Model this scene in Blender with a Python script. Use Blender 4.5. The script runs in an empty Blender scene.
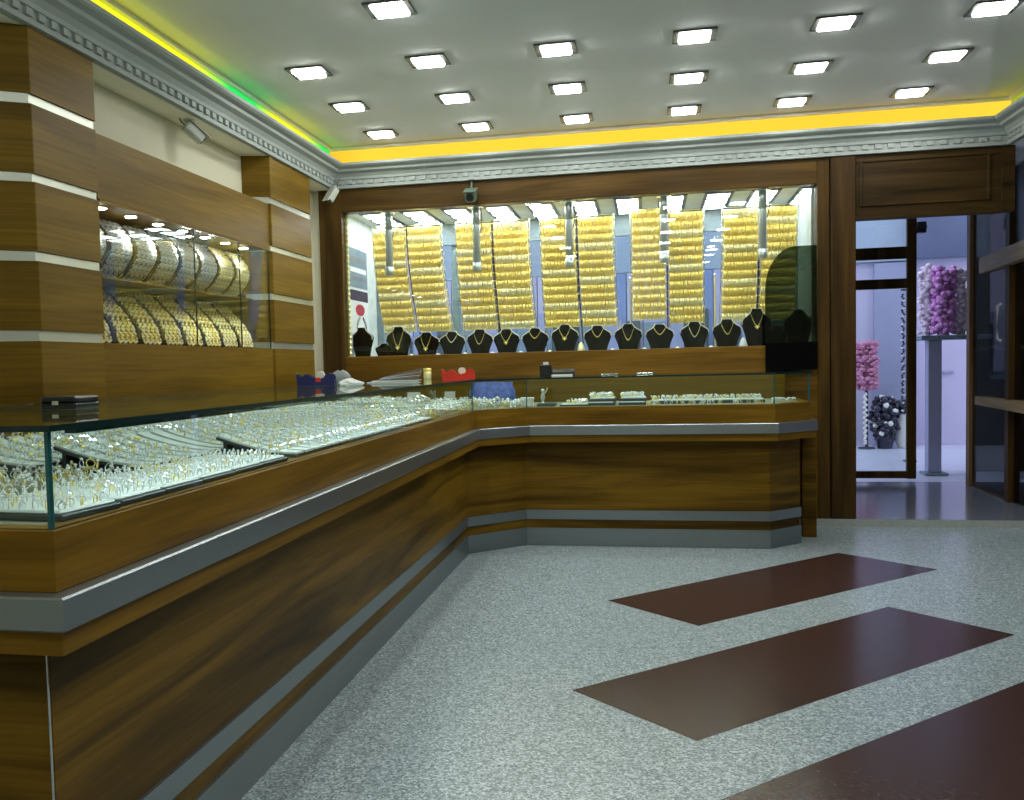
import bpy, math, random
from mathutils import Vector, Matrix
random.seed(7)
PI = math.pi
COL = bpy.context.scene.collection
ORD = ['first', 'second', 'third', 'fourth', 'fifth', 'sixth', 'seventh', 'eighth', 'ninth', 'tenth', 'eleventh', 'twelfth', 'thirteenth',
       'fourteenth', 'fifteenth', 'sixteenth', 'seventeenth', 'eighteenth', 'nineteenth', 'twentieth']

# ------------------------------------------------------------------ mesh helper
class MB:
    def __init__(s): s.v = []; s.f = []; s.m = []; s.s = []
    def add(s, vs, fs, mi=0, sm=False):
        b = len(s.v); s.v.extend(tuple(p) for p in vs)
        for f in fs: s.f.append([b + i for i in f]); s.m.append(mi); s.s.append(sm)
        return s
    def box(s, x0, x1, y0, y1, z0, z1, mi=0):
        x0, x1 = min(x0, x1), max(x0, x1); y0, y1 = min(y0, y1), max(y0, y1)
        v = [(x0,y0,z0),(x1,y0,z0),(x1,y1,z0),(x0,y1,z0),(x0,y0,z1),(x1,y0,z1),(x1,y1,z1),(x0,y1,z1)]
        return s.add(v, [(0,3,2,1),(4,5,6,7),(0,1,5,4),(1,2,6,5),(2,3,7,6),(3,0,4,7)], mi)
    def obox(s, c, u, v, w, mi=0):          # oriented box: centre and three half-axis vectors
        c, u, v, w = map(Vector, (c, u, v, w)); P = []
        for k in (-1, 1):
            for a, b in ((-1,-1),(1,-1),(1,1),(-1,1)): P.append(c + u*a + v*b + w*k)
        return s.add(P, [(0,3,2,1),(4,5,6,7),(0,1,5,4),(1,2,6,5),(2,3,7,6),(3,0,4,7)], mi)
    def prism(s, poly, z0, z1, mi=0, mside=None):
        n = len(poly); area = sum(poly[i][0]*poly[(i+1)%n][1] - poly[(i+1)%n][0]*poly[i][1] for i in range(n))
        if area < 0: poly = poly[::-1]
        v = [(x,y,z0) for x,y in poly] + [(x,y,z1) for x,y in poly]
        s.add(v, [list(range(n))[::-1], list(range(n, 2*n))], mi)
        return s.add(v, [(i,(i+1)%n,n+(i+1)%n,n+i) for i in range(n)], mi if mside is None else mside)
    def extrude(s, poly, axis, a0, a1, mi=0, sm=False):   # poly given in the two other axes
        def mk(p, a): return {'x': (a,p[0],p[1]), 'y': (p[0],a,p[1]), 'z': (p[0],p[1],a)}[axis]
        n = len(poly); v = [mk(p,a0) for p in poly] + [mk(p,a1) for p in poly]
        s.add(v, [list(range(n))[::-1], list(range(n,2*n))], mi)
        return s.add(v, [(i,(i+1)%n,n+(i+1)%n,n+i) for i in range(n)], mi, sm)
    def tube(s, pts, r, n=8, mi=0, closed=False, cap=True):
        pts = [Vector(p) for p in pts]; N = len(pts); v = []; ref = Vector((0,0,1))
        rr = r if isinstance(r, (list, tuple)) else [r]*N
        d0 = (pts[1]-pts[0]).normalized()
        if abs(d0.dot(ref)) > .9: ref = Vector((1,0,0))
        for i, p in enumerate(pts):
            a = pts[(i-1) % N] if (closed or i > 0) else p; b = pts[(i+1) % N] if (closed or i < N-1) else p
            d = (b-a).normalized(); u = d.cross(ref)
            if u.length < 1e-4: u = d.cross(Vector((0,1,0)))
            u.normalize(); w = d.cross(u).normalized(); ref = w.cross(d) if False else ref
            for k in range(n):
                t = 2*PI*k/n; v.append(p + (u*math.cos(t) + w*math.sin(t))*rr[i])
        f = []
        for i in range(N if closed else N-1):
            j = (i+1) % N
            for k in range(n): f.append((i*n+k, i*n+(k+1)%n, j*n+(k+1)%n, j*n+k))
        s.add(v, f, mi, True)
        if cap and not closed: s.add(v[:n], [list(range(n))[::-1]], mi); s.add(v[-n:], [list(range(n))], mi)
        return s
    def lathe(s, prof, c=(0,0,0), n=20, mi=0):
        v = []; c = Vector(c)
        for r, z in prof:
            for k in range(n): v.append(c + Vector((r*math.cos(2*PI*k/n), r*math.sin(2*PI*k/n), z)))
        f = [(i*n+k, i*n+(k+1)%n, (i+1)*n+(k+1)%n, (i+1)*n+k) for i in range(len(prof)-1) for k in range(n)]
        s.add(v, f, mi, True)
        s.add(v[:n], [list(range(n))[::-1]], mi); s.add(v[-n:], [list(range(n))], mi)
        return s
    def torus(s, c, R, r, u=(1,0,0), w=(0,0,1), nu=14, nv=6, mi=0):
        c, u, w = Vector(c), Vector(u).normalized(), Vector(w).normalized(); a = u.cross(w); v = []
        for i in range(nu):
            t = 2*PI*i/nu; d = u*math.cos(t) + w*math.sin(t)
            for k in range(nv):
                q = 2*PI*k/nv; v.append(c + d*(R + r*math.cos(q)) + a*(r*math.sin(q)))
        f = [(i*nv+k, ((i+1)%nu)*nv+k, ((i+1)%nu)*nv+(k+1)%nv, i*nv+(k+1)%nv) for i in range(nu) for k in range(nv)]
        return s.add(v, f, mi, True)
    def octa(s, c, r, h=None, mi=0, sm=False):
        x, y, z = c; h = h or r
        v = [(x+r,y,z),(x,y+r,z),(x-r,y,z),(x,y-r,z),(x,y,z+h),(x,y,z-h)]
        return s.add(v, [(0,1,4),(1,2,4),(2,3,4),(3,0,4),(1,0,5),(2,1,5),(3,2,5),(0,3,5)], mi, sm)
    def ball(s, c, r, n=8, m=6, mi=0, sc=(1,1,1)):
        v = []; 
        for i in range(m+1):
            t = PI*i/m
            for k in range(n):
                q = 2*PI*k/n; v.append((c[0]+r*sc[0]*math.sin(t)*math.cos(q), c[1]+r*sc[1]*math.sin(t)*math.sin(q), c[2]-r*sc[2]*math.cos(t)))
        f = [(i*n+k, i*n+(k+1)%n, (i+1)*n+(k+1)%n, (i+1)*n+k) for i in range(m) for k in range(n)]
        return s.add(v, f, mi, True)
    def loft(s, rings, mi=0, cap=True, sm=True):
        n = len(rings[0]); v = [p for r in rings for p in r]
        s.add(v, [(i*n+k, i*n+(k+1)%n, (i+1)*n+(k+1)%n, (i+1)*n+k) for i in range(len(rings)-1) for k in range(n)], mi, sm)
        if cap: s.add(rings[0], [list(range(n))[::-1]], mi); s.add(rings[-1], [list(range(n))], mi)
        return s
    def build(s, name, mats, parent=None, bevel=0, seg=1, weld=False):
        if not isinstance(mats, (list, tuple)): mats = [mats]
        if parent is None:
            xs, ys, zs = zip(*s.v); o0 = Vector(((min(xs)+max(xs))/2, (min(ys)+max(ys))/2, min(zs)))
        else:
            o0 = Vector(parent.location); p = parent.parent
            while p is not None: o0 += Vector(p.location); p = p.parent
        me = bpy.data.meshes.new(name)
        me.from_pydata([(p[0]-o0.x, p[1]-o0.y, p[2]-o0.z) for p in s.v], [], s.f)
        for m in mats: me.materials.append(m)
        me.polygons.foreach_set('material_index', s.m); me.polygons.foreach_set('use_smooth', s.s); me.update()
        o = bpy.data.objects.new(name, me); COL.objects.link(o)
        if parent is None: o.location = o0
        else: o.parent = parent
        if bevel:
            b = o.modifiers.new('bevel', 'BEVEL'); b.width = bevel; b.segments = seg; b.limit_method = 'ANGLE'; b.angle_limit = .6
        return o

def tag(o, label=None, cat=None, group=None, kind=None):
    if label: o['label'] = label
    if cat: o['category'] = cat
    if group: o['group'] = group
    if kind: o['kind'] = kind
    return o
def empty(name, loc, label, cat, group=None):
    o = bpy.data.objects.new(name, None); COL.objects.link(o); o.location = loc; o.empty_display_size = .05
    return tag(o, label, cat, group)
def struct(o): o['kind'] = 'structure'; return o
def dup(root, loc, rot=None, label=None, group=None, scale=None):
    r = root.copy(); COL.objects.link(r); r.location = loc
    if rot is not None: r.rotation_euler = rot
    if scale is not None: r.scale = scale
    if label: r['label'] = label
    if group: r['group'] = group
    for ch in list(root.children):
        c = ch.copy(); COL.objects.link(c); c.parent = r
        for g in list(ch.children):
            d = g.copy(); COL.objects.link(d); d.parent = c
    return r

# ------------------------------------------------------------------ materials
def newmat(name):
    m = bpy.data.materials.new(name); m.use_nodes = True; nt = m.node_tree; nt.nodes.clear()
    out = nt.nodes.new('ShaderNodeOutputMaterial'); return m, nt, out
def N(nt, t, **kw):
    n = nt.nodes.new(t)
    for k, v in kw.items(): setattr(n, k, v)
    return n
def ramp(nt, stops):
    r = N(nt, 'ShaderNodeValToRGB'); e = r.color_ramp.elements
    while len(e) < len(stops): e.new(.5)
    for i, (p, c) in enumerate(stops): e[i].position = p; e[i].color = (*c, 1)
    return r
def plain(name, col, rough=.5, metal=0, var=.12, scale=12, bump=0, spec=.5):
    m, nt, out = newmat(name); b = N(nt, 'ShaderNodeBsdfPrincipled'); tc = N(nt, 'ShaderNodeTexCoord'); no = N(nt, 'ShaderNodeTexNoise')
    no.inputs['Scale'].default_value = scale; no.inputs['Detail'].default_value = 4
    r = ramp(nt, [(.3, [c*(1-var) for c in col]), (.7, [min(1, c*(1+var)) for c in col])])
    L = nt.links.new; L(tc.outputs['Object'], no.inputs['Vector']); L(no.outputs['Fac'], r.inputs['Fac']); L(r.outputs['Color'], b.inputs['Base Color'])
    b.inputs['Roughness'].default_value = rough; b.inputs['Metallic'].default_value = metal; b.inputs['Specular IOR Level'].default_value = spec
    if bump:
        bp = N(nt, 'ShaderNodeBump'); bp.inputs['Strength'].default_value = bump; bp.inputs['Distance'].default_value = .01
        L(no.outputs['Fac'], bp.inputs['Height']); L(bp.outputs['Normal'], b.inputs['Normal'])
    L(b.outputs['BSDF'], out.inputs['Surface']); return m
def wood(name, axis, dark, light, rough=.32, k=1.0):
    m, nt, out = newmat(name); L = nt.links.new
    b = N(nt, 'ShaderNodeBsdfPrincipled'); tc = N(nt, 'ShaderNodeTexCoord'); mp = N(nt, 'ShaderNodeMapping')
    s = [7*k, 7*k, 7*k]; s2 = [90*k, 90*k, 90*k]
    for ax in ('xy' if axis in 'xy' else axis): s['xyz'.index(ax)] = .5*k; s2['xyz'.index(ax)] = 2.5*k
    mp.inputs['Scale'].default_value = s
    n1 = N(nt, 'ShaderNodeTexNoise'); n1.inputs['Scale'].default_value = 1.1; n1.inputs['Detail'].default_value = 5; n1.inputs['Distortion'].default_value = .9
    mp2 = N(nt, 'ShaderNodeMapping'); mp2.inputs['Scale'].default_value = s2
    n2 = N(nt, 'ShaderNodeTexNoise'); n2.inputs['Scale'].default_value = 1.0; n2.inputs['Detail'].default_value = 3
    r = ramp(nt, [(.30, dark), (.47, [(a*.45+c*.55) for a, c in zip(dark, light)]), (.56, light), (.70, [c*1.12 for c in light])])
    r2 = ramp(nt, [(.35, (.68,.66,.62)), (.62, (1,1,1))])
    mx = N(nt, 'ShaderNodeMix', data_type='RGBA', blend_type='MULTIPLY'); mx.inputs['Factor'].default_value = .7
    L(tc.outputs['Object'], mp.inputs['Vector']); L(mp.outputs['Vector'], n1.inputs['Vector']); L(n1.outputs['Fac'], r.inputs['Fac'])
    L(tc.outputs['Object'], mp2.inputs['Vector']); L(mp2.outputs['Vector'], n2.inputs['Vector']); L(n2.outputs['Fac'], r2.inputs['Fac'])
    L(r.outputs['Color'], mx.inputs['A']); L(r2.outputs['Color'], mx.inputs['B']); L(mx.outputs['Result'], b.inputs['Base Color'])
    b.inputs['Roughness'].default_value = max(rough, .42); b.inputs['Specular IOR Level'].default_value = .12
    L(b.outputs['BSDF'], out.inputs['Surface']); return m
def glass(name, tint=(.95,.985,.97), ior=.035, rough=0.0, mirror=0.0, gain=.75):
    m, nt, out = newmat(name); L = nt.links.new
    t = N(nt, 'ShaderNodeBsdfTransparent'); t.inputs['Color'].default_value = (*tint, 1)
    g = N(nt, 'ShaderNodeBsdfGlossy'); g.inputs['Roughness'].default_value = rough; g.inputs['Color'].default_value = (.95,1,.98,1)
    lw = N(nt, 'ShaderNodeLayerWeight'); lw.inputs['Blend'].default_value = .5
    pw = N(nt, 'ShaderNodeMath', operation='POWER'); pw.inputs[1].default_value = 5; nt.links.new(lw.outputs['Facing'], pw.inputs[0])
    ma = N(nt, 'ShaderNodeMath', operation='MULTIPLY_ADD', use_clamp=True); ma.inputs[1].default_value = gain; ma.inputs[2].default_value = ior; nt.links.new(pw.outputs[0], ma.inputs[0])
    mx = N(nt, 'ShaderNodeMixShader'); src = ma.outputs[0]
    if mirror:
        ad = N(nt, 'ShaderNodeMath', operation='ADD', use_clamp=True); ad.inputs[1].default_value = mirror; L(src, ad.inputs[0]); src = ad.outputs[0]
    L(src, mx.inputs['Fac']); L(t.outputs[0], mx.inputs[1]); L(g.outputs[0], mx.inputs[2]); L(mx.outputs[0], out.inputs['Surface']); return m
def emit(name, col, st):
    m, nt, out = newmat(name); e = N(nt, 'ShaderNodeEmission'); e.inputs['Color'].default_value = (*col, 1); e.inputs['Strength'].default_value = st
    nt.links.new(e.outputs[0], out.inputs['Surface']); return m
def terrazzo(name, scale, stops, rough=.3):
    m, nt, out = newmat(name); L = nt.links.new
    b = N(nt, 'ShaderNodeBsdfPrincipled'); tc = N(nt, 'ShaderNodeTexCoord'); vo = N(nt, 'ShaderNodeTexVoronoi'); vo.inputs['Scale'].default_value = scale
    sp = N(nt, 'ShaderNodeSeparateColor'); r = ramp(nt, stops); r.color_ramp.interpolation = 'LINEAR'
    L(tc.outputs['Object'], vo.inputs['Vector']); L(vo.outputs['Color'], sp.inputs['Color']); L(sp.outputs[0], r.inputs['Fac']); L(r.outputs['Color'], b.inputs['Base Color'])
    b.inputs['Roughness'].default_value = rough; L(b.outputs['BSDF'], out.inputs['Surface']); return m

WD, WL = (.052,.027,.003), (.215,.116,.011)
LD, LL = (.130,.074,.006), (.205,.119,.010)
DD, DL = (.036,.019,.005), (.105,.057,.013)
M = dict(
    wood_y=wood('walnut veneer along y', 'y', WD, WL), wood_x=wood('walnut veneer along x', 'x', WD, WL),
    panel_y=wood('light veneer along y', 'y', LD, LL, .30, .9), panel_x=wood('light veneer along x', 'x', LD, LL, .30, .9),
    fascia_y=wood('counter fascia veneer y', 'y', (.13,.064,.005), (.26,.137,.013), .3), fascia_x=wood('counter fascia veneer x', 'x', (.13,.064,.005), (.26,.137,.013), .3),
    dark_x=wood('dark frame wood x', 'x', DD, DL, .4), dark_z=wood('dark frame wood z', 'z', DD, DL, .4),
    tan_z=wood('tan wood z', 'z', (.16,.09,.04), (.3,.18,.09), .45), door_x=wood('door wood x', 'x', (.022,.012,.004), (.060,.034,.010), .4), door_z=wood('door wood z', 'z', (.030,.015,.005), (.085,.045,.012), .4), tan_y=wood('tan wood y', 'y', (.26,.17,.07), (.46,.33,.16), .45), sill=wood('window sill wood', 'x', (.10,.050,.006), (.21,.108,.014), .35),
    metal=plain('brushed steel', (.27,.305,.315), .34, .85, .015, 8), edgemetal=plain('edge steel', (.36,.40,.42), .32, .85, .015, 8), bandmetal=plain('column steel', (.52,.54,.47), .36, .7, .02, 8), chrome=plain('chrome', (.75,.76,.76), .12, 1, .03), satin=plain('satin steel', (.50,.52,.52), .3, .7, .1, 60),
    ceil=plain('ceiling paint', (.90,.90,.91), .85, 0, .02, 3), cornice=plain('plaster cornice', (.35,.385,.37), .8, 0, .03, 40),
    soffit=plain('cream soffit paint', (.94,.90,.74), .8, 0, .02, 4), wall=plain('cream wall paint', (.62,.60,.46), .8, 0, .03, 4),
    floor=terrazzo('grey terrazzo', 150, [(0,(.105,.145,.165)),(.28,(.225,.288,.315)),(.62,(.355,.432,.46)),(1,(.66,.75,.79))], .28),
    inlay=plain('brown stone inlay', (.060,.029,.023), .22, 0, .22, 60, 0, .3), vest=plain('polished grey stone', (.20,.215,.26), .14, 0, .1, 50),
    step=plain('pale stone step', (.45,.48,.46), .4, 0, .1, 50),
    glass=glass('clear glass'), edge=plain('glass edge teal', (.015,.13,.14), .15, 0, .1), top=glass('counter top glass', (.90,.965,.94), .04),
    sideglass=glass('grey side glass', (.62,.64,.66), .02, 0, 0, .25), topedge=plain('glass edge dark', (.006,.03,.028), .2, 0, .1),
    mirror=plain('bronze mirror', (.50,.40,.27), .04, 1, .02), tint=glass('smoked acrylic', (.30,.35,.28), .025),
    gold=plain('gold', (1.0,.78,.22), .38, .45, .05, 80), palegold=plain('pale gold', (1.0,.86,.46), .36, .5, .08, 80),
    oldgold=plain('antique gold', (.50,.33,.09), .4, .6, .1, 80), silver=plain('silver', (.86,.88,.90), .28, .8, .06, 80), gem=plain('cut stone', (.92,.96,1.0), .06, .1, .04, 80, 0, 1.0),
    pearl=plain('pearl', (.85,.85,.78), .25, 0, .05),
    velvet=plain('black velvet', (.003,.003,.003), .95, 0, .3, 40, 0, .02), cream=plain('cream piping', (.75,.72,.58), .6),
    white=plain('white leatherette', (.80,.86,.86), .55, 0, .03, 30), tray=plain('tray rim dark', (.035,.05,.055), .4),
    deck=plain('deck cloth', (.27,.28,.20), .7, 0, .08, 30), black=plain('black plastic', (.008,.009,.010), .35), navy=plain('navy plastic', (.012,.014,.10), .3),
    red=plain('red plastic', (.62,.025,.012), .3), grey=plain('grey plastic', (.22,.24,.24), .5), paper=plain('paper', (.78,.79,.78), .8, 0, .04, 60, .3),
    tape=plain('tape roll', (.8,.75,.66), .5), bag=plain('blue bag', (.12,.17,.55), .5, 0, .35, 25, .4), brownpad=plain('brown pad', (.055,.03,.012), .7, 0, .1, 30),
    cam=plain('camera housing', (.50,.52,.47), .4), camgreen=plain('camera housing green', (.12,.17,.13), .4), cable=plain('cable', (.10,.10,.08), .6),
    bluegrey=plain('blue grey frame', (.20,.27,.33), .45), showwall=plain('showcase wall', (.62,.68,.66), .6), showceil=plain('showcase ceiling', (.60,.62,.56), .5),
    fixture=plain('fixture grey', (.045,.055,.06), .45), rimsilver=plain('fixture rim', (.10,.105,.10), .35, .6),
    facade=plain('lavender render', (.44,.44,.66), .8, 0, .06, 2), facadeblue=plain('blue panel', (.22,.30,.52), .6, 0, .1, 1.5), facadedark=plain('dark stone', (.07,.09,.10), .6, 0, .2, 2),
    pave=plain('street paving', (.56,.60,.72), .35, 0, .06, 4), outwall=plain('white outer wall', (.52,.50,.66), .7, 0, .03, 2), brownwall=plain('brown inner wall', (.075,.05,.036), .8, 0, .3, 4),
    transom=plain('slate transom', (.060,.070,.085), .35, 0, .1, 8), upper=plain('pale upper render', (.36,.44,.54), .7, 0, .05, 2), signglass=plain('dark sign glass', (.085,.115,.20), .3, 0, .1, 2), pillar=plain('blue grey pillar', (.34,.36,.52), .45, 0, .05, 4), violet=plain('violet petals', (.80,.34,.80), .6, 0, .45, 18), lilac=plain('lilac petals', (.92,.80,.95), .6, 0, .15, 18), rose=plain('rose petals', (.55,.22,.36), .6, 0, .4, 25),
    navybead=plain('dark beads', (.03,.03,.06), .25), lamp=emit('downlight', (.97,1.0,.95), 50), led=emit('showcase led', (.96,.99,1.0), 22), spot=emit('niche spot', (1.0,.97,.86), 60),
    cy=emit('cove yellow', (.80,.90,.02), 9), cg=emit('cove green', (.05,1.0,.15), 8), co=emit('cove amber', (1.0,.52,.012), 13), cl=emit('cove lime', (.60,.90,.05), 5),
    casestrip=emit('case strip', (.86,1.0,.98), 17),
)

# ------------------------------------------------------------------ plan constants (metres, camera above the origin)
W = 7.46; ZS = 2.69; ZC = 3.0; XL = -2.655; XR = 2.49; CT = 1.155; Y0 = -1.9

# ------------------------------------------------------------------ room shell
b = MB(); b.box(-3.2, 3.6, Y0-.2, 7.44, -.12, 0)
S2 = math.sqrt(.5)
for P in ([(-.225,5.020),(1.165,6.425),(1.625,5.972),(.215,4.585)], [(-.302,3.612),(1.150,5.055),(1.570,4.610),(.140,3.178)], [(.05,2.62),(1.70,4.275),(2.14,3.83),(.49,2.18)]):
    b.add([(x,y,.0006) for x,y in P], [(3,2,1,0)], 1)
floor = struct(b.build('floor', [M['floor'], M['inlay']]))
b = MB(); b.box(1.0, 5.2, 7.44, 9.66, -.12, .055); b.box(1.0, 5.2, 7.435, 7.44, -.1, .053, 1)
struct(b.build('floor_vestibule', [M['vest'], M['step']]))
# ceiling: soffits, riser, recessed band and main panel, all one mesh
b = MB()
b.box(-3.2, XR+.9, Y0-.2, W+.1, ZC+.02, ZC+.14)                                  # slab over the band
main = [(-2.32, Y0), (-2.32, 7.29), (2.30, 7.29), (1.86, 5.8), (1.4, 4.25), (1.4, Y0)]
b.prism(main, ZC, ZC+.021)
b.box(-3.2, -2.495, Y0, W+.1, ZS, ZC+.02, 1); b.box(XR+.005, XR+.9, Y0, W+.1, ZS, ZC+.02); b.box(-2.495, XR+.005, W, W+.1, ZS+.005, ZC+.02)
b.box(-2.496,-2.462,Y0,W,ZC-.006,ZC+.019); b.box(XR-.028,XR+.006,Y0,W,ZC-.006,ZC+.019); b.box(-2.462,XR-.028,W-.034,W+.001,ZC-.006,ZC+.019)
struct(b.build('ceiling', [M['ceil'], M['soffit']]))
# cornice: moulded profile run along three sides, with dentils
prof = [(0,ZS),(.035,ZS),(.035,ZS+.022),(.028,ZS+.028),(.028,ZS+.062),(.042,ZS+.066),(.046,ZS+.085),(.066,ZS+.108),(.098,ZS+.122),(.104,ZS+.140),(.135,ZS+.150),(.150,ZS+.160),(.150,ZS+.178),(.142,ZS+.178),(.142,ZS+.165),(0,ZS+.165)]
b = MB()
rings = []
for o, z in prof: rings.append([(-2.49+o, Y0, z), (-2.49+o, W-o, z), (XR-o, W-o, z), (XR-o, Y0, z)])
n = len(prof)
for i in range(n-1):
    for k in range(3): b.add([rings[i][k], rings[i][k+1], rings[i+1][k+1], rings[i+1][k]], [(0,1,2,3)])
for t in range(int((W-1)/.085)):
    y = W-.09-t*.085
    b.box(-2.464, -2.446, y-.022, y+.022, ZS+.03, ZS+.06); b.box(XR-.026, XR-.044, y-.022, y+.022, ZS+.03, ZS+.06)
for t in range(57):
    x = -2.40+t*.0855; b.box(x-.022, x+.022, W-.026, W-.044, ZS+.03, ZS+.06)
struct(b.build('trim_1', M['cornice']))
# left wall with the niche opening
NY0, NY1, NZ0, NZ1 = 4.075, 6.125, 1.392, 2.068
b = MB(); b.box(XL-.1, XL, Y0, W+.1, 0, NZ0); b.box(XL-.1, XL, Y0, W+.1, NZ1, ZS); b.box(XL-.1, XL, Y0, NY0-.03, NZ0, NZ1); b.box(XL-.1, XL, NY1+.03, W+.1, NZ0, NZ1)
struct(b.build('wall_left', M['wall']))
b = MB(); b.box(-3.2, XR+1.2, Y0-.2, Y0-.1, 0, ZS+.4); struct(b.build('wall_front', M['wall']))
b = MB(); b.box(3.0, 3.1, Y0-.1, 6.6, 0, ZS+.1); struct(b.build('wall_right', M['brownwall']))
# back wall: wooden frame around the show window, door post and panelled header
b = MB()
b.box(-2.60, -2.41, W, W+.12, 0, ZS, 1); b.box(1.215, 1.30, W, W+.12, 0, ZS, 1)
b.box(-2.41, 1.215, W, W+.12, 2.505, ZS, 0); b.box(-2.41, 1.215, W, W+.10, 0, 1.342, 3); b.box(-2.66, -2.60, W+.02, W+.12, 0, ZS, 2)
struct(b.build('wall_back', [M['dark_x'], M['dark_z'], M['wall'], M['sill']], bevel=.004))
b = MB(); b.box(1.305, 1.475, W-.02, W+.14, .055, ZS, 0); struct(b.build('trim_2', M['door_z'], bevel=.006))
b = MB(); b.box(1.475, 2.43, W, W+.12, 2.235, ZS, 0); 
for (x0,x1,z0,z1) in ((1.475,2.43,2.635,2.65),(1.52,2.36,2.32,2.33),(1.50,1.52,2.32,2.64),(2.34,2.36,2.32,2.64)): b.box(x0,x1,W-.012,W,z0,z1,0)
b.box(1.475, 2.43, W-.02, W+.02, 2.225, 2.245, 0)
struct(b.build('trim_3', M['door_x'], bevel=.003))
b = MB(); b.box(2.43, 2.52, W, W+.1, 2.235, ZS); struct(b.build('trim_4', M['door_x'], bevel=.004))
b = MB(); b.box(1.0, 5.2, W+.13, 9.9, 2.70, 2.8, 0); b.box(2.99, 5.2, 9.9, 10.6, 2.70, 2.8, 1); struct(b.build('ceiling_vestibule', [M['ceil'], M['brownwall']]))
b = MB(); b.box(5.2, 5.3, 6.4, 10.7, 0, 2.9); b.box(3.1, 5.2, 6.5, 6.6, 0, 2.9); b.box(2.95, 5.2, 6.6, W+.12, 2.70, 2.8); struct(b.build('wall_neighbour', M['brownwall']))
b = MB(); b.box(1.30, 1.36, W+.14, 9.58, .055, 2.7); struct(b.build('wall_vestibule_left', M['showwall']))

# ------------------------------------------------------------------ recessed downlights
def make_downlight(x, y, label):
    o = empty('ceiling_downlight', (x, y, ZC), label, 'ceiling light', 'square downlights in the ceiling')
    f = MB(); 
    for (a0,a1,b0,b1) in ((-.115,.115,-.10,-.078),(-.115,.115,.078,.10),(-.115,-.082,-.078,.078),(.082,.115,-.078,.078)): f.box(x+a0, x+a1, y+b0, y+b1, ZC-.012, ZC-.001)
    f.build('frame', M['rimsilver'], o, .002)
    d = MB(); n = 6; v = []                                                      # slightly pillowed glass
    for i in range(n+1):
        for k in range(n+1):
            u, w = i/n*2-1, k/n*2-1; v.append((x+u*.078, y+w*.074, ZC-.022-.006*(1-u*u)*(1-w*w)))
    d.add(v, [(i*(n+1)+k, i*(n+1)+k+1, (i+1)*(n+1)+k+1, (i+1)*(n+1)+k) for i in range(n) for k in range(n)], 0, True)
    for p_, q_ in (((-1,-1),(1,-1)),((1,-1),(1,1)),((1,1),(-1,1)),((-1,1),(-1,-1))): d.add([(x+p_[0]*.078,y+p_[1]*.074,ZC-.022),(x+q_[0]*.078,y+q_[1]*.074,ZC-.022),(x+q_[0]*.082,y+q_[1]*.078,ZC-.004),(x+p_[0]*.082,y+p_[1]*.078,ZC-.004)], [(3,2,1,0)])
    d.build('diffuser', M['lamp'], o); return o
rows = [(7.0, 'row nearest the back cove'), (6.22, 'second row from the back cove'), (5.44, 'third row from the back cove'), (4.61, 'row at the top picture edge')]
cols = [-1.93, -1.21, -.48, .265, .98, 1.735]
first = None
for ry, rn in rows:
    for ci, cx in enumerate(cols):
        if ry < 5 and ci != 1: continue
        lab = 'square recessed downlight, %s from the left in the %s' % (ORD[ci], rn) if ry > 5 else 'square recessed downlight cut by the top edge, nearest the viewer'
        if first is None: first = make_downlight(cx, ry, lab)
        else: dup(first, (cx, ry, ZC), None, lab)
for ry in (3.75, 2.75, 1.6, .4, -.8):                                              # unseen downlights added over the viewer to light the near part
    for cx in (-1.21, .265, 1.0): 
        dup(first, (cx, ry, ZC), None, 'unseen square downlight added to light the near part of the shop', 'unseen downlights added over the near part of the shop')

# ------------------------------------------------------------------ coloured strips in the cove
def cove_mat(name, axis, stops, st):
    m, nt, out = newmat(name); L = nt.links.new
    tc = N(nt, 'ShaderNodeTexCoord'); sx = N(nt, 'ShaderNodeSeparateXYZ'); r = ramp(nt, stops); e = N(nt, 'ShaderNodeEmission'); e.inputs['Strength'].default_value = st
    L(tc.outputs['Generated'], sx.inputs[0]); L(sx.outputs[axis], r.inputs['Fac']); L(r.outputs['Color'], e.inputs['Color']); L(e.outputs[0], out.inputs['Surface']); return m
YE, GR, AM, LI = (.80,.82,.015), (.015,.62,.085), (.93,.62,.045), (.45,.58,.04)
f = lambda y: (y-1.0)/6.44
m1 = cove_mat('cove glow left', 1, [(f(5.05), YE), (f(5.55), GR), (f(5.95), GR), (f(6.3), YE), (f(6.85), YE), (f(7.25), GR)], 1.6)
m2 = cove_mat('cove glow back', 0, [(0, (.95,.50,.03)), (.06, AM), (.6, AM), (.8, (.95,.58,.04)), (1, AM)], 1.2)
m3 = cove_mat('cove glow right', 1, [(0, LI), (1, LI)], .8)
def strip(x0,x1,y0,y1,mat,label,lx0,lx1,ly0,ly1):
    o = empty('cove_glow_strip', ((x0+x1)/2, (y0+y1)/2, ZS+.166), label, 'glow strip', 'glowing strips in the ceiling cove')
    MB().box(x0,x1,y0,y1,ZS+.168,ZC-.008).build('diffuser', mat, o); MB().box(lx0,lx1,ly0,ly1,ZS+.1655,ZS+.174).build('tray', M['metal'], o)  # emissive band stands in for the LED light falling on the cove riser
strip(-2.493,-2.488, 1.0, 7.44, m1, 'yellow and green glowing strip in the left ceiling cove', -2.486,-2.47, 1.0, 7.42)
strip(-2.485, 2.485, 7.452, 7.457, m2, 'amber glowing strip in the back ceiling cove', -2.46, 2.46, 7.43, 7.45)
strip(2.488, 2.493, 1.0, 7.44, m3, 'dim lime glowing strip in the right ceiling cove', 2.47, 2.486, 1.0, 7.42)

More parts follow.
